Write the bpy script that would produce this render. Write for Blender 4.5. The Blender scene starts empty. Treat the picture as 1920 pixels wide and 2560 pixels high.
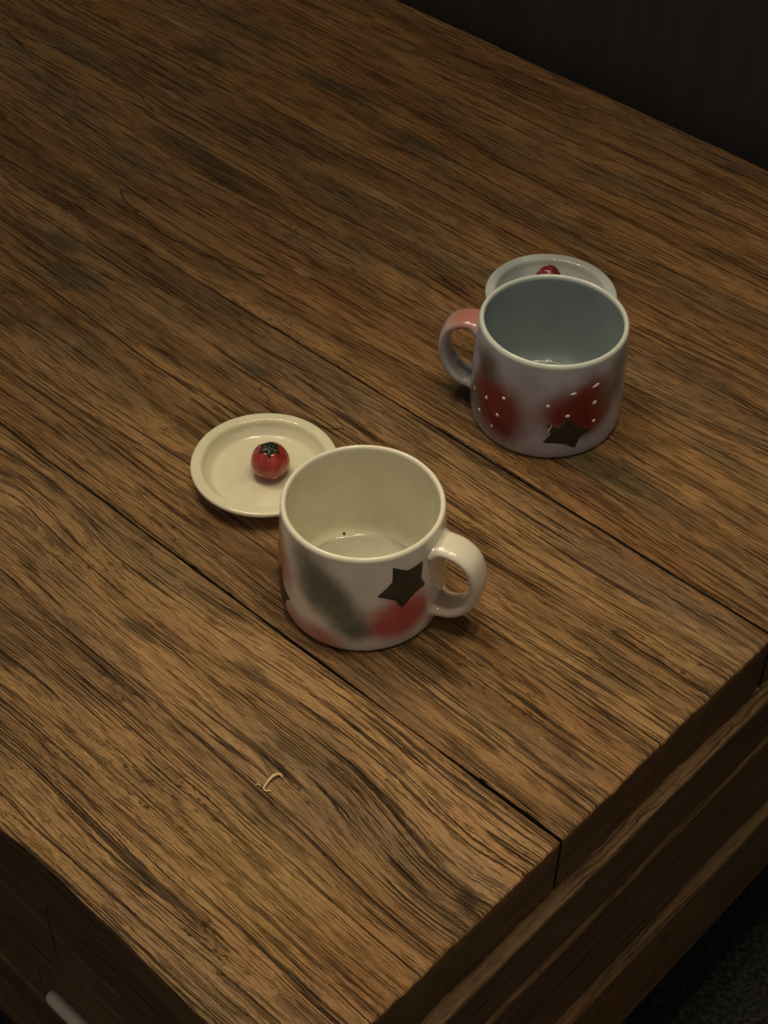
import bpy, bmesh, math, random
from mathutils import Vector, Matrix, noise
import numpy as np

CM = 0.01
ZT = 0.42                       # height of the table top above the floor (m)
R = math.radians
S = bpy.context.scene

# ------------------------------------------------------------------ camera
cam_d = bpy.data.cameras.new("camera")
cam = bpy.data.objects.new("camera", cam_d)
S.collection.objects.link(cam)
S.camera = cam
F_PX, PITCH, ROLL, CAM_H = 3989.7, 0.791243, 0.0219218, 64.0406
cam_d.sensor_fit = 'HORIZONTAL'
cam_d.sensor_width = 36.0
cam_d.lens = 36.0 * F_PX / 1920.0
cam_d.clip_start = 0.02
cam_d.clip_end = 50.0
cam.location = (0, 0, ZT + CAM_H * CM)
_f = Vector((0, math.cos(PITCH), -math.sin(PITCH)))
_r = Vector((1, 0, 0)); _u = Vector((0, math.sin(PITCH), math.cos(PITCH)))
_R = math.cos(ROLL) * _r + math.sin(ROLL) * _u
_U = -math.sin(ROLL) * _r + math.cos(ROLL) * _u
cam.rotation_euler = Matrix((_R, _U, -_f)).transposed().to_euler()
cam_d.dof.use_dof = False
cam_d.dof.focus_distance = 0.86
cam_d.dof.aperture_fstop = 14.0

# ------------------------------------------------------------------ world, lamps, exposure
W = bpy.data.worlds.new("World"); S.world = W; W.use_nodes = True
bgn = W.node_tree.nodes["Background"]
bgn.inputs[0].default_value = (1.0, 0.90, 0.78, 1)
bgn.inputs[1].default_value = 0.155
S.view_settings.view_transform = 'Standard'
S.view_settings.look = 'None'
S.view_settings.exposure = 0.0
S.view_settings.gamma = 1.0
S.render.film_transparent = False

def aim(o, target):
    o.rotation_euler = (Vector(target) - o.location).to_track_quat('-Z', 'Y').to_euler()

def spot(name, loc, target, power, size, blend, radius, col):
    d = bpy.data.lights.new(name, 'SPOT'); d.energy = power; d.spot_size = R(size)
    d.spot_blend = blend; d.shadow_soft_size = radius; d.color = col
    o = bpy.data.objects.new(name, d); S.collection.objects.link(o); o.location = loc; aim(o, target)
    return o

def area(name, loc, target, power, sx, sy, col):
    d = bpy.data.lights.new(name, 'AREA'); d.shape = 'RECTANGLE'; d.size = sx; d.size_y = sy
    d.energy = power; d.color = col
    o = bpy.data.objects.new(name, d); S.collection.objects.link(o); o.location = loc; aim(o, target)
    return o

WARM = (1.0, 0.84, 0.54)
for k, (x, y) in enumerate(((-0.46, 1.00), (-0.28, 1.10))):
    spot('ceiling_spot', (x, y, ZT + 1.45), (0.14, 0.40, ZT), 9.5, 50, 1.0, 0.035, WARM)
for k, (x, y) in enumerate(((0.34, 0.52), (0.14, 0.66), (0.06, 0.42))):
    spot('ceiling_spot', (x, y, ZT + 1.45), (0.20, 0.36, ZT), 11.0, 50, 1.0, 0.035, WARM)
area('ceiling_lamp', (-0.3, 0.8, ZT + 1.6), (0.05, 0.8, ZT), 5.0, 0.5, 0.5, (1.0, 0.86, 0.62))

# ------------------------------------------------------------------ node helper
class NT:
    def __init__(self, name):
        self.m = bpy.data.materials.new(name); self.m.use_nodes = True
        self.t = self.m.node_tree; self.t.nodes.clear()
        self.out = self.t.nodes.new('ShaderNodeOutputMaterial')
        self.b = self.t.nodes.new('ShaderNodeBsdfPrincipled')
        self.t.links.new(self.b.outputs[0], self.out.inputs[0])
    def _set(self, sock, v):
        if v is None: return
        if isinstance(v, bpy.types.NodeSocket): self.t.links.new(v, sock)
        elif isinstance(v, (tuple, list)):
            v = tuple(v)
            n = len(sock.default_value)
            sock.default_value = (v + (1.0,) * n)[:n]
        else: sock.default_value = v
    def inp(self, name, v): self._set(self.b.inputs[name], v)
    def math(self, op, a, b=None, c=None, clamp=False):
        n = self.t.nodes.new('ShaderNodeMath'); n.operation = op; n.use_clamp = clamp
        self._set(n.inputs[0], a); self._set(n.inputs[1], b); self._set(n.inputs[2], c)
        return n.outputs[0]
    def vmath(self, op, a, b=None, out=0):
        n = self.t.nodes.new('ShaderNodeVectorMath'); n.operation = op
        self._set(n.inputs[0], a); self._set(n.inputs[1], b)
        return n.outputs[out]
    def sep(self, v):
        n = self.t.nodes.new('ShaderNodeSeparateXYZ'); self._set(n.inputs[0], v); return n.outputs
    def comb(self, x, y, z):
        n = self.t.nodes.new('ShaderNodeCombineXYZ')
        self._set(n.inputs[0], x); self._set(n.inputs[1], y); self._set(n.inputs[2], z); return n.outputs[0]
    def noise(self, vec, scale=1.0, detail=2.0, rough=0.5, dist=0.0):
        n = self.t.nodes.new('ShaderNodeTexNoise'); self._set(n.inputs['Vector'], vec)
        n.inputs['Scale'].default_value = scale; n.inputs['Detail'].default_value = detail
        n.inputs['Roughness'].default_value = rough; n.inputs['Distortion'].default_value = dist
        return n.outputs[0]
    def ss(self, x, a, b, lo=0.0, hi=1.0):
        n = self.t.nodes.new('ShaderNodeMapRange'); n.interpolation_type = 'SMOOTHSTEP'
        self._set(n.inputs[0], x)
        for i, v in zip((1, 2, 3, 4), (a, b, lo, hi)): n.inputs[i].default_value = v
        return n.outputs[0]
    def lin(self, x, a, b, lo=0.0, hi=1.0):
        n = self.t.nodes.new('ShaderNodeMapRange'); self._set(n.inputs[0], x)
        for i, v in zip((1, 2, 3, 4), (a, b, lo, hi)): n.inputs[i].default_value = v
        return n.outputs[0]
    def mix(self, f, a, b, mode='MIX'):
        n = self.t.nodes.new('ShaderNodeMix'); n.data_type = 'RGBA'; n.blend_type = mode
        self._set(n.inputs[0], f); self._set(n.inputs[6], a); self._set(n.inputs[7], b)
        return n.outputs[2]
    def obj_cm(self):
        n = self.t.nodes.new('ShaderNodeTexCoord')
        return self.vmath('SCALE_', n.outputs['Object']) if False else self.scale(n.outputs['Object'], 100.0)
    def scale(self, v, s):
        n = self.t.nodes.new('ShaderNodeVectorMath'); n.operation = 'SCALE'
        self._set(n.inputs[0], v); n.inputs[3].default_value = s; return n.outputs[0]
    def bump(self, h, dist, strength=1.0, normal=None):
        n = self.t.nodes.new('ShaderNodeBump'); n.inputs['Strength'].default_value = strength
        n.inputs['Distance'].default_value = dist; self._set(n.inputs['Height'], h)
        if normal is not None: self._set(n.inputs['Normal'], normal)
        return n.outputs[0]

# ------------------------------------------------------------------ materials
def wood(name, seed, swirls=(), knots=(), stains=(), loz=(), tan=(0.36, 0.235, 0.120), red=(0.19, 0.095, 0.040),
         gray=(0.125, 0.092, 0.044), bias=0.0, streak=1.0, bump_s=1.0, axis='u', rough=0.50):
    m = NT(name)
    P = m.obj_cm(); s = m.sep(P)
    u, v, z = (s[0], s[1], s[2]) if axis == 'u' else (s[1], s[2], s[0])
    if axis == 'uz': u, v, z = s[0], s[2], s[1]
    if axis == 'u':   # carry the grain down the edges a little
        v = m.math('ADD', v, m.math('MULTIPLY', z, 0.6))
    V = lambda a, b, k: m.comb(m.math('MULTIPLY', u, a), m.math('MULTIPLY', v, b), k)
    n1 = m.noise(V(0.022, 0.085, seed), detail=2)
    n2 = m.noise(V(0.085, 0.32, seed + 3), detail=2)
    n3 = m.noise(V(0.6, 2.2, seed + 5), detail=1)
    vp = m.math('ADD', v, m.math('MULTIPLY_ADD', n1, 3.0, -1.5))
    vp = m.math('ADD', vp, m.math('MULTIPLY_ADD', n2, 0.44, -0.22))
    vp = m.math('ADD', vp, m.math('MULTIPLY_ADD', n3, 0.10, -0.05))
    n4 = m.noise(V(3.2, 7.0, seed + 6), detail=2, rough=0.7)
    vp = m.math('ADD', vp, m.math('MULTIPLY_ADD', n4, 0.07, -0.035))
    for (u0, v0, su, sv, a) in swirls:        # closed loops: a bump in the ring field
        du = m.math('MULTIPLY', m.math('SUBTRACT', u, u0), 1.0 / su)
        dv = m.math('MULTIPLY', m.math('SUBTRACT', v, v0), 1.0 / sv)
        r2 = m.math('ADD', m.math('MULTIPLY', du, du), m.math('MULTIPLY', dv, dv))
        e = m.math('EXPONENT', m.math('MULTIPLY', r2, -1.0))
        vp = m.math('ADD', vp, m.math('MULTIPLY', e, a))
    Q = lambda a, b, k: m.comb(m.math('MULTIPLY', u, a), m.math('MULTIPLY', vp, b), k)
    band = m.noise(Q(0.035, 0.42, seed + 11), detail=2, rough=0.45)
    fib = m.noise(Q(1.1, 20.0, seed + 13), detail=3, rough=0.6)
    fib2 = m.noise(Q(0.30, 8.0, seed + 15), detail=3, rough=0.6)
    crn = m.noise(Q(0.040, 2.6, seed + 17), detail=1.5, rough=0.5)
    crm = m.noise(Q(0.10, 1.5, seed + 19), detail=2)
    por = m.noise(Q(0.50, 17.0, seed + 23), detail=2.5, rough=0.62)
    porm = m.noise(Q(0.05, 0.5, seed + 29), detail=2, rough=0.5)
    st = m.noise(V(0.10, 0.26, seed + 31), detail=4, rough=0.6)
    st2 = m.noise(V(0.06, 0.15, seed + 37), detail=3, rough=0.55)
    pit = m.noise(V(1.7, 4.5, seed + 41), detail=3, rough=0.7)
    pitm = m.noise(V(0.09, 0.33, seed + 43), detail=2)
    hl = m.noise(Q(0.09, 8.5, seed + 47), detail=1, rough=0.4)
    hlm = m.noise(Q(0.30, 2.1, seed + 53), detail=2)
    fleck = m.noise(Q(0.75, 13.0, seed + 59), detail=2, rough=0.6)
    # masks
    crack = m.ss(m.math('ABSOLUTE', m.math('SUBTRACT', crn, 0.5)), 0.004, 0.034, 1.0, 0.0)
    crack = m.math('MULTIPLY', crack, m.ss(crm, 0.42, 0.52))
    hair = m.math('MULTIPLY', m.ss(m.math('ABSOLUTE', m.math('SUBTRACT', hl, 0.5)), 0.005, 0.075, 1.0, 0.0), m.ss(hlm, 0.49, 0.57))
    flk = m.ss(fleck, 0.62, 0.74)
    pmask = m.ss(porm, 0.36, 0.60, 0.45, 1.0)
    pores = m.math('MULTIPLY', m.ss(por, 0.585, 0.645), pmask)
    pits = m.math('MULTIPLY', m.ss(pit, 0.60, 0.68), m.ss(pitm, 0.56, 0.68))
    # colour
    col = m.mix(m.ss(m.math('ADD', band, bias), 0.30, 0.64), red, tan)
    big = m.noise(V(0.028, 0.11, seed + 61), detail=3, rough=0.5)
    big2 = m.noise(V(0.045, 0.20, seed + 67), detail=3, rough=0.5)
    col = m.mix(m.ss(big, 0.48, 0.66, 0, 0.60), col, (0.27, 0.118, 0.038))
    col = m.mix(m.ss(big2, 0.52, 0.68, 0, 0.45), col, (0.21, 0.145, 0.080))
    col = m.mix(m.ss(st, 0.52, 0.70, 0, 0.50), col, gray)
    col = m.mix(m.ss(st2, 0.50, 0.70, 0, 0.55), col, tuple(c * 0.62 + 0.02 for c in red))
    light = m.math('MULTIPLY', m.ss(fib2, 0.54, 0.72), 0.32)
    col = m.mix(light, col, tuple(min(1, c * 1.5 + 0.03) for c in tan))
    f = m.lin(fib, 0.28, 0.72, 0.68 + 0.10 * (1 - streak), 1.26 - 0.08 * (1 - streak))
    col = m.mix(1.0, col, m.comb(f, f, f), 'MULTIPLY')
    col = m.mix(m.math('MULTIPLY', flk, 0.55), col, tuple(min(1, c * 1.7 + 0.05) for c in tan))
    dark = (0.022, 0.013, 0.007)
    col = m.mix(m.math('MULTIPLY', hair, 0.62 * streak), col, dark)
    col = m.mix(m.math('MULTIPLY', pores, 0.55 * streak), col, dark)
    col = m.mix(m.math('MULTIPLY', pits, 0.7), col, dark)
    lines = None; flat = None
    for (u0, v0, hu, hv, skew, k) in loz:      # lens shaped patches of smooth grain with a thin dark outline
        du = m.math('MULTIPLY', m.math('SUBTRACT', u, u0), 1.0 / hu)
        dv = m.math('SUBTRACT', m.math('SUBTRACT', v, v0), m.math('MULTIPLY', m.math('SUBTRACT', u, u0), skew))
        dv = m.math('ADD', dv, m.math('MULTIPLY_ADD', n2, 1.2, -0.6))
        g = m.math('ADD', m.math('ABSOLUTE', m.math('MULTIPLY', dv, 1.0 / hv)), m.math('MULTIPLY', du, du))
        g = m.math('ADD', g, m.math('MULTIPLY_ADD', n3, 0.5, -0.25))
        g = m.math('ADD', g, m.math('MULTIPLY_ADD', st2, 0.9, -0.45))
        inside = m.ss(g, 0.55, 1.05, k, 0.0)
        smooth_col = m.mix(m.ss(fib2, 0.3, 0.7), tuple(c * 0.80 for c in tan), tuple(0.5 * (a + b) for a, b in zip(tan, red)))
        col = m.mix(inside, col, smooth_col)
        ln = m.ss(m.math('ABSOLUTE', m.math('SUBTRACT', g, 1.0)), 0.0, 0.09 / hv, 0.75, 0.0)
        ln = m.math('MULTIPLY', ln, m.ss(st, 0.44, 0.56))
        col = m.mix(ln, col, dark)
        flat = inside if flat is None else m.math('MAXIMUM', flat, inside)
        lines = ln if lines is None else m.math('MAXIMUM', lines, ln)
    col = m.mix(m.math('MULTIPLY', crack, 0.35 + 0.58 * streak), col, (0.010, 0.006, 0.003))
    for (u0, v0, su, sv, k, c) in tuple(knots) + tuple(stains):
        du = m.math('MULTIPLY', m.math('SUBTRACT', u, u0), 1.0 / su)
        dv = m.math('MULTIPLY', m.math('SUBTRACT', v, v0), 1.0 / sv)
        r = m.math('SQRT', m.math('ADD', m.math('MULTIPLY', du, du), m.math('MULTIPLY', dv, dv)))
        r = m.math('ADD', r, m.math('MULTIPLY_ADD', fib2, 1.1, -0.55))
        r = m.math('ADD', r, m.math('MULTIPLY_ADD', pit, 1.2, -0.6))
        col = m.mix(m.ss(r, 0.35, 1.1, k, 0.0), col, c)
    m.inp('Base Color', col)
    h = m.math('MULTIPLY', crack, -1.3)

    h = m.math('ADD', h, m.math('MULTIPLY', pores, -0.9))
    h = m.math('ADD', h, m.math('MULTIPLY', hair, -0.7))
    h = m.math('ADD', h, m.math('MULTIPLY', flk, 0.4))
    h = m.math('ADD', h, m.math('MULTIPLY', pits, -1.0))
    h = m.math('ADD', h, m.math('MULTIPLY', fib, 0.55))
    h = m.math('ADD', h, m.math('MULTIPLY', fib2, 0.9))
    h = m.math('ADD', h, m.math('MULTIPLY', pit, 0.25))
    if lines is not None:
        h = m.math('MULTIPLY', h, m.math('SUBTRACT', 1.0, flat))
        h = m.math('ADD', h, m.math('MULTIPLY', lines, -1.2))
    m.inp('Normal', m.bump(h, 0.0011 * bump_s))
    m.inp('Roughness', m.lin(fib2, 0.3, 0.7, rough + 0.07, rough - 0.07))
    m.inp('Specular IOR Level', 0.28)
    return m.m

def glaze(name, base, blobs=(), rim=None, rough=0.17, inner=None, mottle=0.06):
    """white pottery glaze with soft sprayed colours; blobs: (centre xyz cm, radius cm, softness, colour, strength)"""
    m = NT(name); P = m.obj_cm()
    n = m.noise(P, scale=0.7, detail=3)
    n2 = m.noise(P, scale=9.0, detail=3, rough=0.7)
    k = m.lin(n, 0.3, 0.7, 1 - mottle, 1 + mottle)
    col = m.mix(1.0, base, m.comb(k, k, k), 'MULTIPLY')
    s = m.sep(P)
    rr = m.math('SQRT', m.math('ADD', m.math('MULTIPLY', s[0], s[0]), m.math('MULTIPLY', s[1], s[1])))
    outer = m.ss(rr, 4.03, 4.10)
    if inner is not None:
        col = m.mix(outer, m.mix(1.0, inner, m.comb(k, k, k), 'MULTIPLY'), col)
    for (c, rad, soft, colr, st, *flags) in blobs:
        d = m.vmath('DISTANCE', P, tuple(c), out=1)
        d = m.math('ADD', d, m.math('MULTIPLY_ADD', n, 0.9, -0.45))
        f = m.ss(d, max(rad - 1.35 * soft, 0.0), rad + 1.35 * soft, st, 0.0)
        if 'any' not in flags: f = m.math('MULTIPLY', f, outer)
        f = m.math('MULTIPLY', f, m.lin(n2, 0.3, 0.7, 0.88, 1.05), clamp=True)
        col = m.mix(f, col, colr)
    if rim is not None: col = m.mix(m.ss(s[2], 6.45, 6.66), col, rim)
    m.inp('Base Color', col)
    m.inp('Roughness', rough)
    m.inp('Coat Weight', 0.15); m.inp('Coat Roughness', 0.10)
    m.inp('Specular IOR Level', 0.5)
    m.inp('Normal', m.bump(m.math('ADD', n, m.math('MULTIPLY', n2, 0.12)), 0.00035))
    return m.m

def plain(name, col, rough=0.5, var=0.15, scale=3.0, bump=0.0002, spec=0.5):
    m = NT(name); P = m.obj_cm(); n = m.noise(P, scale=scale, detail=4, rough=0.6)
    k = m.lin(n, 0.3, 0.7, 1 - var, 1 + var)
    m.inp('Base Color', m.mix(1.0, col, m.comb(k, k, k), 'MULTIPLY'))
    m.inp('Roughness', rough); m.inp('Specular IOR Level', spec)
    m.inp('Normal', m.bump(n, bump)); return m.m

# ------------------------------------------------------------------ object helpers
def mesh_obj(name, verts, faces, mat, parent=None, smooth=True, scale=CM):
    me = bpy.data.meshes.new(name)
    me.from_pydata([tuple(c * scale for c in v) for v in verts], [], faces)
    me.materials.append(mat)
    if smooth:
        me.polygons.foreach_set('use_smooth', [True] * len(me.polygons))
    me.update()
    o = bpy.data.objects.new(name, me); S.collection.objects.link(o)
    if parent: o.parent = parent
    return o

def thing(name, label, cat, loc, rotz=0.0, group=None):
    o = bpy.data.objects.new(name, None); S.collection.objects.link(o)
    o.empty_display_size = 0.03
    o.location = loc; o.rotation_euler = (0, 0, rotz)
    o['label'] = label; o['category'] = cat
    if group: o['group'] = group
    return o

def lathe(profile, seg=128, wob=0.0, seed=0.0):
    """profile: list of (r, z) cm; closed at the axis when r == 0"""
    vs, fs, rings = [], [], []
    for (r, z) in profile:
        if r <= 1e-6:
            rings.append([len(vs)]); vs.append((0, 0, z)); continue
        ring = []
        for i in range(seg):
            a = 2 * math.pi * i / seg
            k = r
            if wob:
                k += wob * noise.noise(Vector((math.cos(a) * 1.3, math.sin(a) * 1.3, z * 0.25 + seed)))
            ring.append(len(vs)); vs.append((k * math.cos(a), k * math.sin(a), z))
        rings.append(ring)
    for A, B in zip(rings, rings[1:]):
        for i in range(seg):
            j = (i + 1) % seg
            if len(A) == 1: fs.append((A[0], B[j], B[i]))
            elif len(B) == 1: fs.append((A[i], A[j], B[0]))
            else: fs.append((A[i], A[j], B[j], B[i]))
    return vs, fs

def smooth_profile(pts, n=4):
    """Catmull-Rom through the points"""
    out = []
    P = [pts[0]] + list(pts) + [pts[-1]]
    for i in range(1, len(P) - 2):
        p0, p1, p2, p3 = P[i - 1], P[i], P[i + 1], P[i + 2]
        for k in range(n):
            t = k / n
            out.append(tuple(0.5 * ((2 * b) + (-a + c) * t + (2 * a - 5 * b + 4 * c - d) * t * t + (-a + 3 * b - 3 * c + d) * t ** 3)
                             for a, b, c, d in zip(p0, p1, p2, p3)))
    out.append(tuple(pts[-1]))
    return out

# ------------------------------------------------------------------ table
TH = 2.4142794                 # direction of the planks
SK = 0.0215                    # the end is cut very slightly out of square
L_ = Vector((math.cos(TH), math.sin(TH))); N_ = Vector((-math.sin(TH), math.cos(TH)))
N2 = Vector((0.73246693, -0.68080261))
def solve2(a, b, c, d, e, f):
    det = a * d - b * c; return ((e * d - b * f) / det, (a * f - e * c) / det)
CORN = solve2(N_.x, N_.y, N2.x, N2.y, -19.52, -22.14)      # cm, world
table = thing('coffee_table', 'rustic brown wooden coffee table of wide weathered planks under both mugs', 'table',
              (CORN[0] * CM, CORN[1] * CM, 0.0), TH)
LEN = 150.0

def uv_of(wx, wy):
    d = Vector((wx - CORN[0], wy - CORN[1])); return d.dot(L_), d.dot(N_)

F = dict()
plank_edges = [0.0, -17.5, -35.1, -53.5, -72.25]
gaps = [(0.18, 0.09), (0.25, 0.19), (0.09, 0.06)]
PT = 4.3
plank_mats = []

side_mat = wood('side_board_wood', 51.0, tan=(0.20, 0.112, 0.052), red=(0.150, 0.082, 0.037), axis='y', streak=0.22, bump_s=0.5, rough=0.55)
side_mat_l = wood('side_board_wood_long', 57.0, tan=(0.19, 0.115, 0.055), red=(0.11, 0.062, 0.028), axis='uz', streak=0.25, bump_s=0.5, rough=0.6)
end_mat = wood('end_grain', 63.0, tan=(0.135, 0.078, 0.036), red=(0.085, 0.046, 0.020), axis='y', streak=0.35, bump_s=0.3, rough=0.7)
joint_mat = plain('joint_grime_shade', (0.020, 0.013, 0.008), rough=0.85)  # plank gap walls: grime plus the seam's shade put into one dark colour
def make_plank(idx, mat):
    y0, y1 = plank_edges[idx], plank_edges[idx + 1]
    gn0 = 0 if idx == 0 else 0.5; gn1 = 0 if idx == 3 else 0.5
    nu, nv = 340, 60
    us = np.concatenate([np.linspace(0, 1.2, 12), 1.2 + (LEN - 1.2) * np.linspace(0, 1, nu - 11)[1:] ** 1.15])
    rd = 0.16
    vs, fs, mi = [], [], []
    def g_at(i, u):                        # half gap width of joint i at u
        a, b = gaps[i]; k = min(u / 60.0, 1.0)
        if i == 1: b = 0.19 if u < 34 else max(0.02, 0.19 - (u - 34) * 0.014)
        return 0.5 * (a + (b - a) * k) * (0.8 + 0.5 * noise.noise(Vector((u * 0.13, i * 9.1, 0))))
    prof_t = np.linspace(0, 1, nv)
    for iu, u in enumerate(us):
        ya = y0 - (g_at(idx - 1, u) if idx > 0 else 0)
        yb = y1 + (g_at(idx, u) if idx < 3 else 0)
        wa = 0.05 if idx > 0 else 0.16
        wb = 0.05 if idx < 3 else 0.10
        ya += wa * noise.noise(Vector((u * 0.16, idx * 5.0, 1.3))) + 0.02 * noise.noise(Vector((u * 1.1, idx * 5.0, 4.3)))
        yb += wb * noise.noise(Vector((u * 0.16, idx * 5.0 + 50, 1.3))) + 0.02 * noise.noise(Vector((u * 1.1, idx * 5.0, 9.3)))
        row = []
        # down the near side, over the top, down the far side
        ring = [(ya, -PT), (ya, -PT * .5), (ya, -0.30), (ya - 0.01, -0.06)]
        for t in prof_t:
            y = ya - 0.035 + (yb + 0.035 - (ya - 0.035)) * t
            ring.append((y, None))
        ring += [(yb + 0.01, -0.06), (yb, -0.30), (yb, -PT * .5), (yb, -PT)]
        for (y, z) in ring:
            ue = SK * y                      # skewed end line (y is negative)
            jag = 0.09 * noise.noise(Vector((y * 0.35, idx * 3.0, 0.0))) + 0.07 * noise.noise(Vector((y * 1.7, idx * 3.0, 5.0)))
            jag += 0.07 * max(0.0, noise.noise(Vector((y * 5.0, idx * 3.0, 15.0))))
            uu = ue + jag * math.exp(-u / 1.0) + u
            if z is None:
                z = 0.045 * noise.noise(Vector((u * 0.05, y * 0.35, idx * 7.0)))
                z += 0.016 * noise.noise(Vector((u * 0.35, y * 2.6, idx * 7.0)))
                z += 0.06 * noise.noise(Vector((u * 0.02, y * 0.07, idx * 7.0)))
                z -= 0.05 * math.exp(-u / 0.06)
            row.append(len(vs)); vs.append((uu, y, z))
        if iu:
            for a in range(len(row) - 1):
                fs.append((prev[a], row[a], row[a + 1], prev[a + 1]))
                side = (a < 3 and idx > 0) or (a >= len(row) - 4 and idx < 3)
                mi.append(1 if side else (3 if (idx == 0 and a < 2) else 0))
        else:
            first = row
        prev = row
    # end face, carried straight down, and the far end
    k = len(first)
    bot = []
    for i in first:
        x, y, z = vs[i]; bot.append(len(vs)); vs.append((x - 0.03, y, z - 0.12))
    bot2 = []
    for i in first:
        x, y, z = vs[i]; bot2.append(len(vs)); vs.append((x - 0.01 + 0.02 * noise.noise(Vector((y, 3, 0))), y, -PT))
    for a in range(k - 1):
        fs.append((first[a], first[a + 1], bot[a + 1], bot[a]))
        fs.append((bot[a], bot[a + 1], bot2[a + 1], bot2[a]))
        mi += [0 if False else 2, 2]
    fs.append(tuple(prev))
    o = mesh_obj('plank', vs, fs, mat, table)
    o.location = (0, 0, ZT)
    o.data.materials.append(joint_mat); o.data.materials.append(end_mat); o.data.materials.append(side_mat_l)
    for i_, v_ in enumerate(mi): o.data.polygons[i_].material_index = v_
    return o

def px(x, y):            # measured table points -> table-local (u, v) in cm
    return x, y

G_ = (0.085, 0.068, 0.034)
LOZ2 = [(30.0, -31.0, 3.3, 1.6, 0.08, 0.35), (62, -24, 9, 1.2, 0.03, 0.4)]
LOZ3 = [(47.0, -38.9, 8.0, 1.9, 0.06, 0.70), (70, -47, 9, 1.1, 0.0, 0.5)]
LOZ4 = [(28.7, -61.3, 10.5, 1.0, 0.10, 0.5), (57.0, -59.5, 5.0, 0.8, 0.15, 0.6), (74, -64, 10, 1.4, 0.05, 0.4)]
L_P = (0.46, 0.33, 0.20)
ST2 = [(50.0, -29.7, 3.2, 1.6, 0.75, G_), (53.5, -31.6, 2.5, 1.2, 0.6, G_), (34.5, -31.4, 1.6, 0.7, 0.8, G_)]
ST3 = [(39.2, -40.4, 0.9, 0.30, 0.6, L_P), (62, -49.5, 3.0, 0.22, 0.5, L_P), (30, -44, 1.6, 0.15, 0.5, L_P), (22.8, -38.9, 3.0, 1.3, 0.85, G_), (13.6, -39.0, 4.5, 1.5, 0.7, G_), (24.0, -42.5, 3.5, 1.0, 0.6, G_), (56, -45.5, 5, 1.2, 0.6, G_), (40, -49, 7, 0.8, 0.6, G_)]
ST4 = [(42.0, -57.0, 3.2, 0.22, 0.5, L_P), (70, -57, 4, 0.25, 0.45, L_P), (22, -66.5, 2.5, 0.15, 0.4, L_P), (54.0, -58.8, 5.5, 1.0, 0.75, G_), (44.0, -57.5, 5.0, 0.9, 0.6, G_), (66, -61, 7, 2.0, 0.5, G_)]
F_MAT = [
    wood('plank_wood_near', 1.7, swirls=[(2, -11.5, 7, 3.5, -1.6), (36, -15.2, 5, 1.6, 1.1)],
         knots=[(0.7, -12.0, 0.8, 0.7, 0.85, (0.05, 0.028, 0.014)), (35.6, -16.3, 1.6, 0.5, 0.6, (0.09, 0.065, 0.035)), (17.2, -14.6, 1.5, 0.6, 0.6, G_), (24.0, -12.5, 1.8, 0.5, 0.6, G_), (11.0, -8.5, 5.0, 0.35, 0.55, G_)],
         stains=[(9, -6, 7, 3.0, 0.35, (0.42, 0.26, 0.09))], bias=0.05, streak=0.88, tan=(0.38, 0.215, 0.092), red=(0.21, 0.110, 0.044)),
    wood('plank_wood_second', 12.3, swirls=[(52, -27, 9, 2.6, 0.8)], loz=LOZ2, stains=ST2, bias=0.02, streak=0.75, tan=(0.355, 0.196, 0.080), red=(0.18, 0.092, 0.034)),
    wood('plank_wood_third', 25.1, swirls=[(20, -46, 10, 2.4, -0.9)], loz=LOZ3, stains=ST3, bias=0.0, streak=0.50, tan=(0.335, 0.178, 0.068), red=(0.175, 0.085, 0.028)),
    wood('plank_wood_far', 39.9, loz=LOZ4, stains=ST4, bias=0.02, streak=0.38, tan=(0.35, 0.174, 0.060), red=(0.185, 0.086, 0.026)),
]
for i in range(4):
    make_plank(i, F_MAT[i])


def board(x0, x1, y0, y1, z0, z1, mat, ch=0.5, slope=0.35, seed=0.0, along='y', name='side_board'):
    """a horizontal board with eased and slightly uneven outer edge; the outer face looks to -x (along y) or +y (along x)"""
    n = 60; vs, fs = [], []
    prof = [(0.0, z1), (slope * 0.0 + 0.35, z1 - 0.02), (1.0, None)]
    rows = []
    for i in range(n + 1):
        t = i / n
        if along == 'y':
            y = y0 + (y1 - y0) * t; s = y
            o = x0 + 0.05 * noise.noise(Vector((s * 0.12, seed, 0))) + 0.02 * noise.noise(Vector((s * 0.6, seed, 7)))
            w = 0.06 * noise.noise(Vector((s * 0.2, seed, 3)))
            pr = [(x1, z0), (o + 0.10, z0), (o, z0 + 0.12), (o, z1 - ch * slope - 0.25 + w), (o + 0.06, z1 - ch * slope - 0.08 + w), (o + ch, z1), (x1, z1)]
            ring = [(a, y, b) for a, b in pr]
        else:
            x = x0 + (x1 - x0) * t; s = x
            o = y0 + 0.05 * noise.noise(Vector((s * 0.12, seed, 0))) + 0.02 * noise.noise(Vector((s * 0.6, seed, 7)))
            pr = [(y1, z0), (o - 0.10, z0), (o, z0 + 0.12), (o, z1 - ch * slope - 0.25), (o - 0.06, z1 - ch * slope - 0.08), (o - ch, z1), (y1, z1)]
            ring = [(x, a, b) for a, b in pr]
        row = [len(vs) + k for k in range(len(ring))]; vs += ring
        if rows:
            p = rows[-1]
            for k in range(len(ring)):
                q = (k + 1) % len(ring)
                fs.append((p[k], row[k], row[q], p[q]) if along == 'y' else (p[k], p[q], row[q], row[k]))
        rows.append(row)
    fs.append(tuple(rows[0])); fs.append(tuple(reversed(rows[-1])))
    o = mesh_obj(name, vs, fs, mat, table, smooth=False)
    o.location = (0, 0, ZT)
    return o

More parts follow.
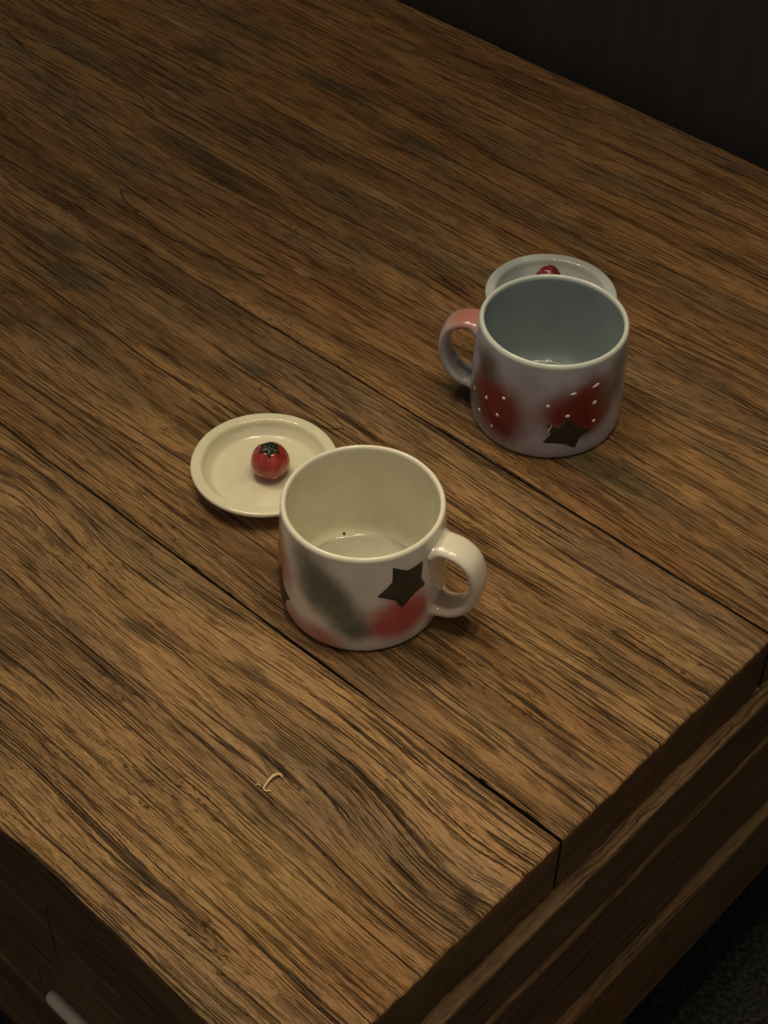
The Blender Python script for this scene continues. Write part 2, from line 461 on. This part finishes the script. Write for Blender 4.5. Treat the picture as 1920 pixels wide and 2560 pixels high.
# end of the table: courses of boards under the plank ends (z from -4.4 down); each course of two lengths
courses = [(-9.0, -4.35, -0.75, 1.1, 0.32), (-13.4, -9.05, -0.95, 0.6, 0.6), (-18.0, -13.45, -0.90, 0.3, 0.5), (-27.5, -18.05, -1.5, 0.9, 0.7)]
for k, (z0, z1, xo, ch, sl) in enumerate(courses):
    cut = [-26.0, -23.0, -19.5, -40.0][k]
    sh = -SK * 0
    for (ya, yb) in ((-0.6, cut + 0.015), (cut - 0.015, -71.8)):
        o = board(xo, 3.0, ya, yb, z0, z1, side_mat, ch=ch, slope=sl, seed=k * 3.1 + ya)
        # follow the slightly skewed end
        for v in o.data.vertices: v.co.x += SK * v.co.y
lc = [(-9.0, -4.35, 0.0, 0.15, 0.6), (-13.7, -9.05, 0.05, 0.15, 0.6), (-18.2, -13.75, -0.7, 0.1, 0.5), (-27.5, -18.25, -0.2, 0.2, 0.6)]
for k, (z0, z1, yo, ch, sl) in enumerate(lc):
    cut = [17.0, 58.0, 21.0, 62.0][k]
    for (xa, xb) in ((3.1, cut - 0.06), (cut + 0.06, LEN - 2)):
        board(xa, xb, yo, -3.0, z0, z1, side_mat_l, ch=ch, slope=sl, seed=30 + k * 2.7 + xa, along='x')
# legs under the corners
def box(name, x0, x1, y0, y1, z0, z1, mat, parent=None, bev=0.3):
    bm = bmesh.new(); bmesh.ops.create_cube(bm, size=1)
    for v in bm.verts:
        v.co = Vector(((x0 + x1) / 2 + v.co.x * (x1 - x0), (y0 + y1) / 2 + v.co.y * (y1 - y0), (z0 + z1) / 2 + v.co.z * (z1 - z0))) * CM
    if bev: bmesh.ops.bevel(bm, geom=bm.edges[:], offset=bev * CM, segments=2, affect='EDGES')
    me = bpy.data.meshes.new(name); bm.to_mesh(me); bm.free(); me.materials.append(mat)
    o = bpy.data.objects.new(name, me); S.collection.objects.link(o)
    if parent: o.parent = parent
    return o
for (x, y) in ((3, -3), (3, -63), (LEN - 10, -3), (LEN - 10, -63)):
    box('leg', x, x + 7, y - 7, y, 0, ZT * 100 - 27.6, side_mat, table)
HAND_U = 33.0
# ------------------------------------------------------------------ room
carpet = NT('dark_carpet')
P = carpet.obj_cm(); n = carpet.noise(P, scale=2.6, detail=5, rough=0.75); nb = carpet.noise(P, scale=0.12, detail=2)
c = carpet.mix(carpet.ss(n, 0.40, 0.68), (0.022, 0.022, 0.022), (0.090, 0.090, 0.086))
carpet.inp('Base Color', c); carpet.inp('Roughness', 0.95); carpet.inp('Specular IOR Level', 0.1)
carpet.inp('Normal', carpet.bump(n, 0.004))
fl = mesh_obj('floor', [(-400, -300, 0), (400, -300, 0), (400, 500, 0), (-400, 500, 0)], [(0, 1, 2, 3)], carpet.m, smooth=False)
fl['kind'] = 'structure'
wallm = NT('dark_wall_paint')
P = wallm.obj_cm(); s_ = wallm.sep(P)
n = wallm.noise(wallm.comb(wallm.math('MULTIPLY', s_[0], 1.0), wallm.math('MULTIPLY', s_[1], 1.0), wallm.math('MULTIPLY', s_[2], 0.06)), scale=0.8, detail=4, rough=0.65)
wallm.inp('Base Color', wallm.mix(wallm.ss(n, 0.3, 0.75), (0.038, 0.034, 0.030), (0.050, 0.046, 0.041)))
wallm.inp('Roughness', 0.7); wallm.inp('Specular IOR Level', 0.25)
wallm.inp('Normal', wallm.bump(n, 0.0005))
def tw(u, v, z):          # table-local cm -> world cm
    p = Vector(CORN) + u * L_ + v * N_; return (p.x, p.y, z)
wy = -72.25 - 3.0
wall = mesh_obj('wall', [tw(-260, wy, 0), tw(320, wy, 0), tw(320, wy, 260), tw(-260, wy, 260),
                         tw(-260, wy - 10, 0), tw(320, wy - 10, 0), tw(320, wy - 10, 260), tw(-260, wy - 10, 260)],
                [(0, 1, 2, 3), (5, 4, 7, 6), (3, 2, 6, 7), (1, 5, 6, 2), (4, 0, 3, 7)], wallm.m, smooth=False)
wall['kind'] = 'structure'

# ------------------------------------------------------------------ mugs
def body_r(z):
    pts = [(0, 4.14), (0.22, 4.26), (0.7, 4.33), (1.6, 4.37), (3.0, 4.37), (4.5, 4.32), (5.7, 4.25), (6.5, 4.19)]
    if z <= 0: return pts[0][1]
    for (a, ra), (b, rb) in zip(pts, pts[1:]):
        if z <= b: return ra + (rb - ra) * (z - a) / (b - a)
    return pts[-1][1]

MUG_PROFILE = smooth_profile([(0.0, 0.12), (3.6, 0.12), (3.72, 0.0), (4.04, 0.0), (4.18, 0.06), (4.26, 0.22), (4.33, 0.7), (4.37, 1.6), (4.37, 3.0),
               (4.32, 4.5), (4.25, 5.7), (4.19, 6.45), (4.17, 6.64), (4.10, 6.76), (4.00, 6.80), (3.91, 6.74), (3.87, 6.60),
               (3.88, 6.3), (3.93, 5.4), (3.97, 4.0), (3.97, 2.4), (3.93, 1.5), (3.80, 0.95), (3.5, 0.68), (3.1, 0.60), (1.5, 0.56), (0.0, 0.56)], 4)
MUG_PROFILE = [(max(r, 0.0), z) for r, z in MUG_PROFILE]

MUG_SEED = [2.0]
def on_body(deg, z, off=0.0):
    a = R(deg); r = body_r(z) + off + 0.035 * noise.noise(Vector((math.cos(a) * 1.3, math.sin(a) * 1.3, z * 0.25 + MUG_SEED[0])))
    return (r * math.cos(a), r * math.sin(a), z)

def handle_mesh(z_top=5.55, z_bot=1.30, width=1.75, thick=0.60, path=None):
    """C-shaped strap along +x, flared where it joins the body"""
    P = path or [(4.10, z_top - 0.10), (4.7, z_top + 0.08), (5.45, z_top - 0.05), (6.10, z_top - 0.60), (6.42, z_top - 1.65),
         (6.38, z_top - 2.60), (6.02, z_bot + 0.78), (5.35, z_bot + 0.15), (4.7, z_bot - 0.03), (4.12, z_bot + 0.0)]
    Q = smooth_profile(P, 7)
    vs, fs, rows = [], [], []
    n = len(Q); seg = 20
    for i, (x, z) in enumerate(Q):
        a = Q[max(i - 1, 0)]; b = Q[min(i + 1, n - 1)]
        t = Vector((b[0] - a[0], b[1] - a[1])).normalized(); nn = Vector((-t.y, t.x))
        d = min(i, n - 1 - i) / (n - 1)
        fl = math.exp(-(d / 0.055) ** 2)
        w = width * (1 + 0.35 * fl); h = thick * (1 + 0.75 * fl)
        w *= 1.0 - 0.05 * math.sin(math.pi * i / (n - 1))
        row = []
        for k in range(seg):
            an = 2 * math.pi * k / seg
            cx = math.copysign(abs(math.cos(an)) ** 0.72, math.cos(an)); sx = math.copysign(abs(math.sin(an)) ** 0.85, math.sin(an))
            oy = 0.5 * w * cx; on = 0.5 * h * sx
            row.append(len(vs)); vs.append((x + nn.x * on, oy, z + nn.y * on))
        rows.append(row)
    for A, B in zip(rows, rows[1:]):
        for k in range(seg):
            j = (k + 1) % seg; fs.append((A[k], B[k], B[j], A[j]))
    fs.append(tuple(rows[0])); fs.append(tuple(reversed(rows[-1])))
    return vs, fs

def decal(name, poly, mat, parent, off=0.03, thick=0.02, round_=0.12):
    """flat star of glaze laid on the curved wall: polygon in (degrees, z), filled with a fine triangulation"""
    rad = R(1) * 4.3
    pts = [Vector((a * rad, z)) for a, z in poly]
    # round the tips
    out = []
    m = len(pts)
    for i in range(m):
        p, c, q = pts[i - 1], pts[i], pts[(i + 1) % m]
        d1 = (p - c); d2 = (q - c)
        r1 = min(round_, d1.length * 0.3); r2 = min(round_, d2.length * 0.3)
        a = c + d1.normalized() * r1; b = c + d2.normalized() * r2
        for t in (0.0, 0.33, 0.66, 1.0):
            out.append((1 - t) ** 2 * a + 2 * t * (1 - t) * c + t * t * b)
    bm = bmesh.new()
    # fan of rings from the centre: the star is star-shaped about its middle
    c0 = Vector((sum(p.x for p in pts) / m, sum(p.y for p in pts) / m))
    prev = None; cv = bm.verts.new((c0.x, c0.y, 0))
    for t in (0.2, 0.4, 0.6, 0.8, 0.97, 1.0):
        ring = [bm.verts.new((c0.x + (p.x - c0.x) * t, c0.y + (p.y - c0.y) * t, 0)) for p in out]
        k = len(ring)
        for i in range(k):
            j = (i + 1) % k
            if prev is None: bm.faces.new((cv, ring[i], ring[j]))
            else: bm.faces.new((prev[i], ring[i], ring[j], prev[j]))
        prev = ring
    bmesh.ops.recalc_face_normals(bm, faces=bm.faces[:])
    boundary = set(v for v in bm.verts if any(len(e.link_faces) == 1 for e in v.link_edges))
    me = bpy.data.meshes.new(name)
    for v in bm.verts:
        ad = v.co.x / rad; z = v.co.y
        e = -0.02 if v in boundary else off
        v.co = Vector(on_body(ad, z, e)) * CM
    for f in bm.faces:
        f.smooth = True
        f.normal_update()
        c = f.calc_center_median()
        if f.normal.dot(Vector((c.x, c.y, 0))) < 0: f.normal_flip()
    bm.to_mesh(me); bm.free(); me.materials.append(mat)
    o = bpy.data.objects.new(name, me); S.collection.objects.link(o); o.parent = parent
    return o

def blob_obj(name, deg, z, ra, rz, ang, mat, parent, h=0.05):
    """small raised bead of glaze on the wall"""
    bm = bmesh.new(); bmesh.ops.create_icosphere(bm, subdivisions=2, radius=1)
    c = Vector(on_body(deg, z, -0.01)); a = R(deg)
    T = Vector((-math.sin(a), math.cos(a), 0)); N = Vector((math.cos(a), math.sin(a), 0)); Z = Vector((0, 0, 1))
    A = T * math.cos(ang) + Z * math.sin(ang); B = -T * math.sin(ang) + Z * math.cos(ang)
    for v in bm.verts:
        p = v.co.copy()
        k = 1.0 + 0.35 * p.x if rz > ra * 1.3 or ra > rz * 1.3 else 1.0
        v.co = (c + A * (p.x * ra) + B * (p.y * rz * k) + N * (p.z * h)) * CM
    for f in bm.faces: f.smooth = True
    me = bpy.data.meshes.new(name); bm.to_mesh(me); bm.free(); me.materials.append(mat)
    o = bpy.data.objects.new(name, me); S.collection.objects.link(o); o.parent = parent
    return o

def B3(deg, z): return on_body(deg, z)

# front mug, cream inside
M1 = (-1.073, 57.293)
red1 = (0.60, 0.10, 0.10); pink = (0.60, 0.20, 0.17); green = (0.125, 0.150, 0.120); orange = (0.42, 0.13, 0.055)
g1 = glaze('cream_glaze', (0.86, 0.81, 0.73), inner=(0.82, 0.78, 0.62), rim=(0.84, 0.80, 0.66), blobs=[
    (B3(-64, 2.35), 1.55, 0.55, red1, 0.92), (B3(-55, 2.6), 0.95, 0.50, red1, 0.85), (B3(-48, 2.2), 0.7, 0.5, red1, 0.6), (B3(-76, 1.9), 0.8, 0.5, red1, 0.8),
    (B3(-124, 5.0), 1.15, 0.65, green, 0.93), (B3(-117, 4.1), 1.25, 0.5, green, 0.9), (B3(-106, 3.2), 1.1, 0.5, green, 0.9), (B3(-97, 2.3), 1.0, 0.5, green, 0.85),
    (B3(-91, 1.6), 0.7, 0.4, green, 0.7), (B3(-134, 6.0), 0.8, 0.6, green, 0.6),
    (B3(-168, 3.6), 1.5, 0.7, orange, 0.95), (B3(-172, 5.0), 1.1, 0.7, orange, 0.7),
    (B3(-114, 0.5), 0.95, 0.5, pink, 0.75), (B3(-126, 0.3), 1.0, 0.5, pink, 0.6), (B3(-145, 0.5), 0.9, 0.5, pink, 0.75),
    (B3(-26, 0.9), 0.9, 0.6, pink, 0.55), (B3(0, 5.6), 1.1, 0.8, pink, 0.45), (B3(-38, 4.3), 1.3, 0.9, pink, 0.18)])
starm = plain('dark_star_glaze', (0.042, 0.042, 0.034), rough=0.28, var=0.35, scale=1.2)
starm2 = plain('brown_star_glaze', (0.050, 0.030, 0.018), rough=0.3, var=0.3, scale=1.2)
mug1 = thing('mug', 'cream mug with a crisp dark star above a red blotch, handle pointing right', 'mug',
             (M1[0] * CM, M1[1] * CM, ZT + 0.0003), 0.0)
mesh_obj('body', *lathe(MUG_PROFILE, 160, 0.035, 2.0), g1, mug1)
h1 = mesh_obj('handle', *handle_mesh(), glaze('cream_handle_glaze', (0.76, 0.71, 0.60), [((4.3, 0, 1.7), 0.9, 0.6, pink, 0.4, 'any')]), mug1)
h1.rotation_euler = (0, 0, R(-24))
decal('star', [(-44.1, 5.65), (-46.02, 4.56), (-42.0, 3.87), (-52.28, 3.76), (-62.39, 3.07), (-66.67, 3.78), (-79.65, 4.32), (-69.02, 5.16), (-68.61, 6.14), (-57.54, 5.58)], starm, mug1)
decal('star', [(-160, 3.5), (-156, 2.35), (-145.5, 1.95), (-153.5, 1.25), (-157.0, 0.15), (-165, 1.0), (-177, 0.6), (-172, 1.8), (-180, 2.6), (-168, 2.6)], starm2, mug1)
spk = plain('black_speck', (0.006, 0.005, 0.005), rough=0.4)

# back mug, blue grey inside
MUG_SEED[0] = 9.0
M2 = (9.519, 72.282)
dred = (0.18, 0.010, 0.012); dark_g = (0.075, 0.070, 0.058)
g2 = glaze('blue_grey_glaze', (0.50, 0.50, 0.585), inner=(0.33, 0.40, 0.42), rim=(0.60, 0.66, 0.62), blobs=[
    (B3(-138, 2.9), 2.05, 0.75, dred, 0.95), (B3(-130, 1.7), 1.0, 0.6, dred, 0.8), (B3(-150, 3.2), 1.2, 0.6, dred, 0.7), (B3(-118, 2.9), 1.1, 0.8, dred, 0.4),
    (B3(-74, 3.5), 1.75, 0.6, dred, 0.95), (B3(-60, 3.6), 1.5, 0.6, dred, 0.9), (B3(-60, 5.1), 0.9, 0.6, dred, 0.75), (B3(-84, 3.3), 1.0, 0.6, dred, 0.7), (B3(-60, 2.5), 0.9, 0.6, dred, 0.7),
    (B3(-36, 4.2), 1.1, 0.8, dark_g, 0.8), (B3(-32, 5.5), 0.9, 0.7, dark_g, 0.6), (B3(-150, 5.2), 1.0, 0.55, (0.055, 0.036, 0.030), 0.9), (B3(-112, 5.6), 1.0, 0.9, (0.30, 0.26, 0.25), 0.5), (B3(-170, 2.0), 1.3, 0.8, dark_g, 0.7)])
mug2 = thing('mug', 'blue grey mug with deep red blotches and white dots, handle pointing left', 'mug',
             (M2[0] * CM, M2[1] * CM, ZT + 0.0003), 0.0)
mesh_obj('body', *lathe(MUG_PROFILE, 160, 0.035, 9.0), g2, mug2)
h2 = mesh_obj('handle', *handle_mesh(path=[(4.10, 5.45), (4.65, 5.60), (5.3, 5.45), (5.88, 4.95), (6.15, 3.95), (6.10, 3.05), (5.75, 2.20), (5.2, 1.62), (4.65, 1.42), (4.12, 1.42)]), glaze('grey_handle_glaze', (0.46, 0.45, 0.47), [((4.9, 0, 5.8), 1.3, 0.7, (0.42, 0.13, 0.10), 0.9, 'any')]), mug2)
h2.rotation_euler = (0, 0, R(164))
decal('star', [(-96.28, 1.37), (-79.94, 1.25), (-70.48, 0.75), (-67.5, 1.65), (-58.5, 2.0), (-70.5, 2.45), (-79, 3.3), (-86, 2.5), (-95.0, 2.9), (-90.5, 2.1)],
      plain('dark_brown_star_glaze', (0.042, 0.036, 0.029), rough=0.3, var=0.3, scale=1.2), mug2)
dotm = plain('white_dot_glaze', (0.80, 0.68, 0.62), rough=0.35, var=0.08)
for (d, z, a, b, an) in [(-164.93, 2.5, .05, .11, 0), (-145.88, 2.97, .075, .11, 0), (-128.89, 3.77, .09, .085, .5), (-153.71, 1.6, .08, .09, .3), (-133.13, 2.35, .09, .10, .2),
                         (-137.87, 1.25, .06, .10, .2), (-94.96, 4.09, .09, .085, 0), (-79.88, 3.36, .115, .095, 0), (-77.2, 4.9, .15, .07, .15), (-59.09, 5.11, .19, .085, .35),
                         (-58.93, 3.91, .12, .10, .5), (-57.66, 2.53, .105, .08, 0.2), (-92.0, 2.42, .27, .035, 1.25)]:
    blob_obj('dot', d, z, a * 1.3, b * 1.3, an, dotm, mug2, h=0.07)

mug1.scale = (1.012,) * 3; mug2.scale = (1.033, 1.033, 1.022)
# ------------------------------------------------------------------ lids
LID_PROFILE = smooth_profile([(0.0, 0.10), (2.7, 0.10), (2.85, 0.0), (3.1, 0.0), (3.3, 0.15), (3.55, 0.55), (4.0, 0.86), (4.20, 1.02), (4.25, 1.16), (4.19, 1.27), (4.05, 1.30),
               (3.80, 1.28), (3.66, 1.25), (3.56, 1.14), (3.44, 0.85), (3.22, 0.56), (3.08, 0.46), (2.85, 0.43), (1.5, 0.43), (0.0, 0.43)], 4)
LID_PROFILE = [(max(r, 0.0), z) for r, z in LID_PROFILE]
def make_lid(pos, label, mat, wseed):
    t = thing('lid', label, 'lid', (pos[0] * CM, pos[1] * CM, ZT + 0.0003), 0.0)
    mesh_obj('dish', *lathe(LID_PROFILE, 144, 0.04, wseed), mat, t)
    return t
lid1 = make_lid((-6.845, 65.782), 'cream saucer shaped mug lid with a glossy red tomato knob', glaze('cream_lid_glaze', (0.76, 0.72, 0.54), [
    ((0.2, 0, 0.4), 1.5, 0.5, (0.55, 0.42, 0.34), 0.4, 'any')], rough=0.10), 4.0)
lid2 = make_lid((10.421, 82.094), 'pale grey mug lid with a pointed dark red strawberry knob, behind its mug', glaze('grey_lid_glaze', (0.52, 0.57, 0.56), [
    ((1.5, 3, 1.2), 2.2, 0.9, (0.34, 0.30, 0.29), 0.5, 'any'), ((-2.4, 2.0, 0.6), 1.6, 0.6, (0.30, 0.36, 0.40), 0.6, 'any')], rough=0.10), 6.0)

# tomato
tm = NT('tomato_glaze'); P = tm.obj_cm(); n = tm.noise(P, scale=1.6, detail=4, rough=0.6)
tm.inp('Base Color', tm.mix(tm.ss(n, 0.35, 0.7), (0.26, 0.022, 0.018), (0.42, 0.055, 0.038)))
tm.inp('Roughness', 0.12); tm.inp('Coat Weight', 0.5); tm.inp('Coat Roughness', 0.05)
tm.inp('Normal', tm.bump(tm.noise(P, scale=2.5, detail=2), 0.0012))
def ball(name, prof, mat, parent, loc, seg=64, lobes=0, amp=0.0, wob=0.0, tilt=(0, 0, 0)):
    vs, fs = lathe(prof, seg, wob, 3.0)
    if lobes:
        vs = [(x * (1 + amp * math.cos(lobes * math.atan2(y, x)) * min(1, math.hypot(x, y))), y * (1 + amp * math.cos(lobes * math.atan2(y, x)) * min(1, math.hypot(x, y))), z) for x, y, z in vs]
    o = mesh_obj(name, vs, fs, mat, parent); o.location = tuple(c * CM for c in loc); o.rotation_euler = tilt
    return o
TP = [(1.13 * math.sin(R(a)), -1.06 * math.cos(R(a))) for a in range(0, 157, 6)] + [(0.28, 0.94), (0.12, 0.88), (0.0, 0.86)]
TP[0] = (0.0, -1.06)
tom = ball('tomato_knob', TP, tm.m, lid1, (0.30, 0.05, 1.36), lobes=5, amp=0.012, wob=0.05)
leafm = plain('dark_green_leaf_glaze', (0.014, 0.024, 0.014), rough=0.28, var=0.5, scale=4.0, bump=0.0006)
def calyx(parent):
    vs, fs = [], []
    vs.append((0, 0, 1.08))
    tips = [(R(a), l) for a, l in ((-88, .74), (-152, .72), (-28, .72), (30, .58), (90, .50), (152, .60))]
    for (a, l) in tips:
        pts = []
        for (t, w, lift) in ((0.0, .16, .0), (.3, .26, .05), (.6, .19, .06), (.85, .08, .06), (1.0, 0.0, .02)):
            d = t * l
            for sgn in (1, 0, -1):
                x = d * math.cos(a) - sgn * w * math.sin(a); y = d * math.sin(a) + sgn * w * math.cos(a)
                rr = min(math.hypot(x, y) / 1.13, 0.99)
                zz = 1.06 * math.sqrt(1 - rr * rr) + 0.03 + lift * 0.5 + (0.03 if sgn == 0 else 0)
                if rr < .3: zz = min(zz, 1.09)
                pts.append((x, y, zz))
        b = len(vs); vs += pts
        low = len(vs); vs += [(x * 0.98, y * 0.98, z - 0.12) for x, y, z in pts]
        for i in range(4):
            for k in range(2):
                a0 = b + i * 3 + k
                fs.append((a0, a0 + 1, a0 + 4, a0 + 3)); 
                a1 = low + i * 3 + k
                fs.append((a1, a1 + 3, a1 + 4, a1 + 1))
            fs.append((b + i * 3, b + i * 3 + 3, low + i * 3 + 3, low + i * 3))
            fs.append((b + i * 3 + 2, low + i * 3 + 2, low + i * 3 + 5, b + i * 3 + 5))
    # stub of the stem
    b = len(vs)
    for k in range(10):
        a = 2 * math.pi * k / 10; vs.append((0.17 * math.cos(a), 0.17 * math.sin(a), 0.98))
    for k in range(10):
        a = 2 * math.pi * k / 10; vs.append((0.11 * math.cos(a), 0.11 * math.sin(a), 1.11))
    for k in range(10):
        j = (k + 1) % 10; fs.append((b + k, b + j, b + 10 + j, b + 10 + k))
    fs.append(tuple(b + 10 + k for k in range(10)))
    return mesh_obj('calyx', vs[0:], fs, leafm, parent)
calyx(tom)
sm_ = NT('strawberry_glaze'); P = sm_.obj_cm(); n = sm_.noise(P, scale=2.2, detail=4, rough=0.6)
sm_.inp('Base Color', sm_.mix(sm_.ss(n, 0.35, 0.7), (0.16, 0.014, 0.014), (0.30, 0.05, 0.045)))
sm_.inp('Roughness', 0.16); sm_.inp('Coat Weight', 0.4); sm_.inp('Normal', sm_.bump(sm_.noise(P, scale=3.5, detail=2), 0.0012))
SP = smooth_profile([(0.0, -0.55), (0.45, -0.5), (0.9, -0.2), (1.05, 0.2), (1.02, 0.75), (0.84, 1.25), (0.60, 1.65), (0.30, 1.90), (0.0, 1.95)], 4)
SP = [(max(a, 0), b) for a, b in SP]
straw = ball('strawberry_knob', SP, sm_.m, lid2, (-0.22, 0.5, 0.96), wob=0.06)
seedm = plain('seed_glaze', (0.55, 0.36, 0.25), rough=0.3)
for i in range(18):
    z = 0.1 + 1.6 * i / 18; a = i * 2.399
    rr = np.interp(z, [b for a_, b in SP], [a_ for a_, b in SP])
    bm = bmesh.new(); bmesh.ops.create_icosphere(bm, subdivisions=1, radius=0.045 * CM)
    for v in bm.verts: v.co.z *= 1.5; v.co += Vector((rr * math.cos(a), rr * math.sin(a), z)) * CM
    me = bpy.data.meshes.new('seed'); bm.to_mesh(me); bm.free(); me.materials.append(seedm)
    o = bpy.data.objects.new('seed', me); S.collection.objects.link(o); o.parent = straw

# ------------------------------------------------------------------ small bits
def tube(pts, rads, seg=10):
    vs, fs, rows = [], [], []
    n = len(pts)
    for i, (p, r) in enumerate(zip(pts, rads)):
        p = Vector(p); a = Vector(pts[max(i - 1, 0)]); b = Vector(pts[min(i + 1, n - 1)])
        t = (b - a).normalized(); s = t.cross(Vector((0, 0, 1)))
        s = s.normalized() if s.length > 1e-4 else Vector((1, 0, 0)); w = s.cross(t)
        rows.append([len(vs) + k for k in range(seg)])
        for k in range(seg):
            an = 2 * math.pi * k / seg; q = p + s * (r * math.cos(an)) + w * (r * math.sin(an)); vs.append(tuple(q))
    for A, B in zip(rows, rows[1:]):
        for k in range(seg):
            j = (k + 1) % seg; fs.append((A[k], A[j], B[j], B[k]))
    fs.append(tuple(reversed(rows[0]))); fs.append(tuple(rows[-1]))
    return vs, fs
def Tz(x, y, z): return (x, y, z)
fibm = plain('pale_fibre', (0.62, 0.46, 0.25), rough=0.45, var=0.1)
vs, fs = tube([(-4.62, 45.00, .08), (-4.70, 45.17, .12), (-4.85, 45.19, .17), (-5.06, 45.05, .20), (-5.26, 44.82, .17), (-5.40, 44.58, .12), (-5.50, 44.42, .08),
               (-5.45, 44.30, .07), (-5.33, 44.25, .07), (-5.20, 44.27, .07), (-5.07, 44.26, .05)],
              [.035, .075, .085, .08, .07, .06, .055, .05, .05, .05, .02])
v2, f2 = tube([(-5.92, 44.53, .04), (-5.86, 44.60, .08), (-5.77, 44.61, .12), (-5.69, 44.55, .11), (-5.63, 44.46, .06)], [.015, .035, .04, .04, .015])
fs += [tuple(i + len(vs) for i in f) for f in f2]; vs += v2
cx, cy = -5.1, 44.8
cr = mesh_obj('crumb', [(x - cx, y - cy, z - 0.03) for x, y, z in vs], fs, fibm)
cr.location = (cx * CM, cy * CM, ZT)
cr['label'] = 'tiny pale curled fibre lying on the near plank in front of the mugs'; cr['category'] = 'crumb'

# dark speck on the glaze inside the front mug
sp = [( -1.088 + 0.075 * math.cos(a), 3.76, 0.62 + 0.075 * math.sin(a)) for a in np.linspace(0, 2 * math.pi, 13)[:-1]]
vs, fs = lathe([(0, .05), (.045, .045), (.075, .01), (.08, -.02)], 16)
so = mesh_obj('speck', vs, fs, spk, mug1); so.location = (-1.075 * CM, 3.43 * CM, 0.775 * CM); so.rotation_euler = (R(40), 0, 0)

# pale bar pull in the recess of the long side
pull = NT('pale_pull_paint'); pull.inp('Base Color', (0.62, 0.50, 0.42)); pull.inp('Roughness', 0.5)
vs, fs = tube([(18.9, 0.05, -15.3), (18.8, 0.05, -15.3), (18.6, .05, -15.3), (18.2, .05, -15.3), (8.0, .05, -15.3), (7.6, .05, -15.3), (7.4, .05, -15.3)],
              [.12, .30, .40, .44, .44, .36, .12], 16)
hb = mesh_obj('handle', vs, fs, pull.m, table); hb.location = (0, 0, ZT); hb['label'] = 'pale rounded bar handle on the shaded long side'

# shallow clear liquid left in the mugs
wm = bpy.data.materials.new('clear_liquid'); wm.use_nodes = True
t_ = wm.node_tree; t_.nodes.clear()
o_ = t_.nodes.new('ShaderNodeOutputMaterial'); mx = t_.nodes.new('ShaderNodeMixShader'); tr = t_.nodes.new('ShaderNodeBsdfTransparent')
gl = t_.nodes.new('ShaderNodeBsdfGlossy'); fr = t_.nodes.new('ShaderNodeFresnel'); fr.inputs[0].default_value = 1.33
tr.inputs[0].default_value = (0.84, 0.85, 0.86, 1); gl.inputs['Roughness'].default_value = 0.02
t_.links.new(fr.outputs[0], mx.inputs[0]); t_.links.new(tr.outputs[0], mx.inputs[1]); t_.links.new(gl.outputs[0], mx.inputs[2]); t_.links.new(mx.outputs[0], o_.inputs[0])
for (c, k, zz, lab) in ((M1, 1.012, 0.69, 'shallow clear liquid left in the bottom of the cream mug'), (M2, 1.033, 0.80, 'dim shallow liquid left in the bottom of the blue grey mug')):
    rr = {0.69: 3.50, 0.80: 3.64}[zz]
    vs, fs = lathe([(0, 0.0), (rr * 0.5, 0.0), (rr * 0.93, 0.0), (rr * 0.975, 0.012), (rr, 0.045)], 96, 0.05, zz)
    w_ = mesh_obj('liquid_puddle', [(x * k, y * k, z) for x, y, z in vs], [tuple(f) for f in fs], wm)
    w_.location = (c[0] * CM, c[1] * CM, ZT + zz * k * CM)
    w_['label'] = lab; w_['category'] = 'liquid'
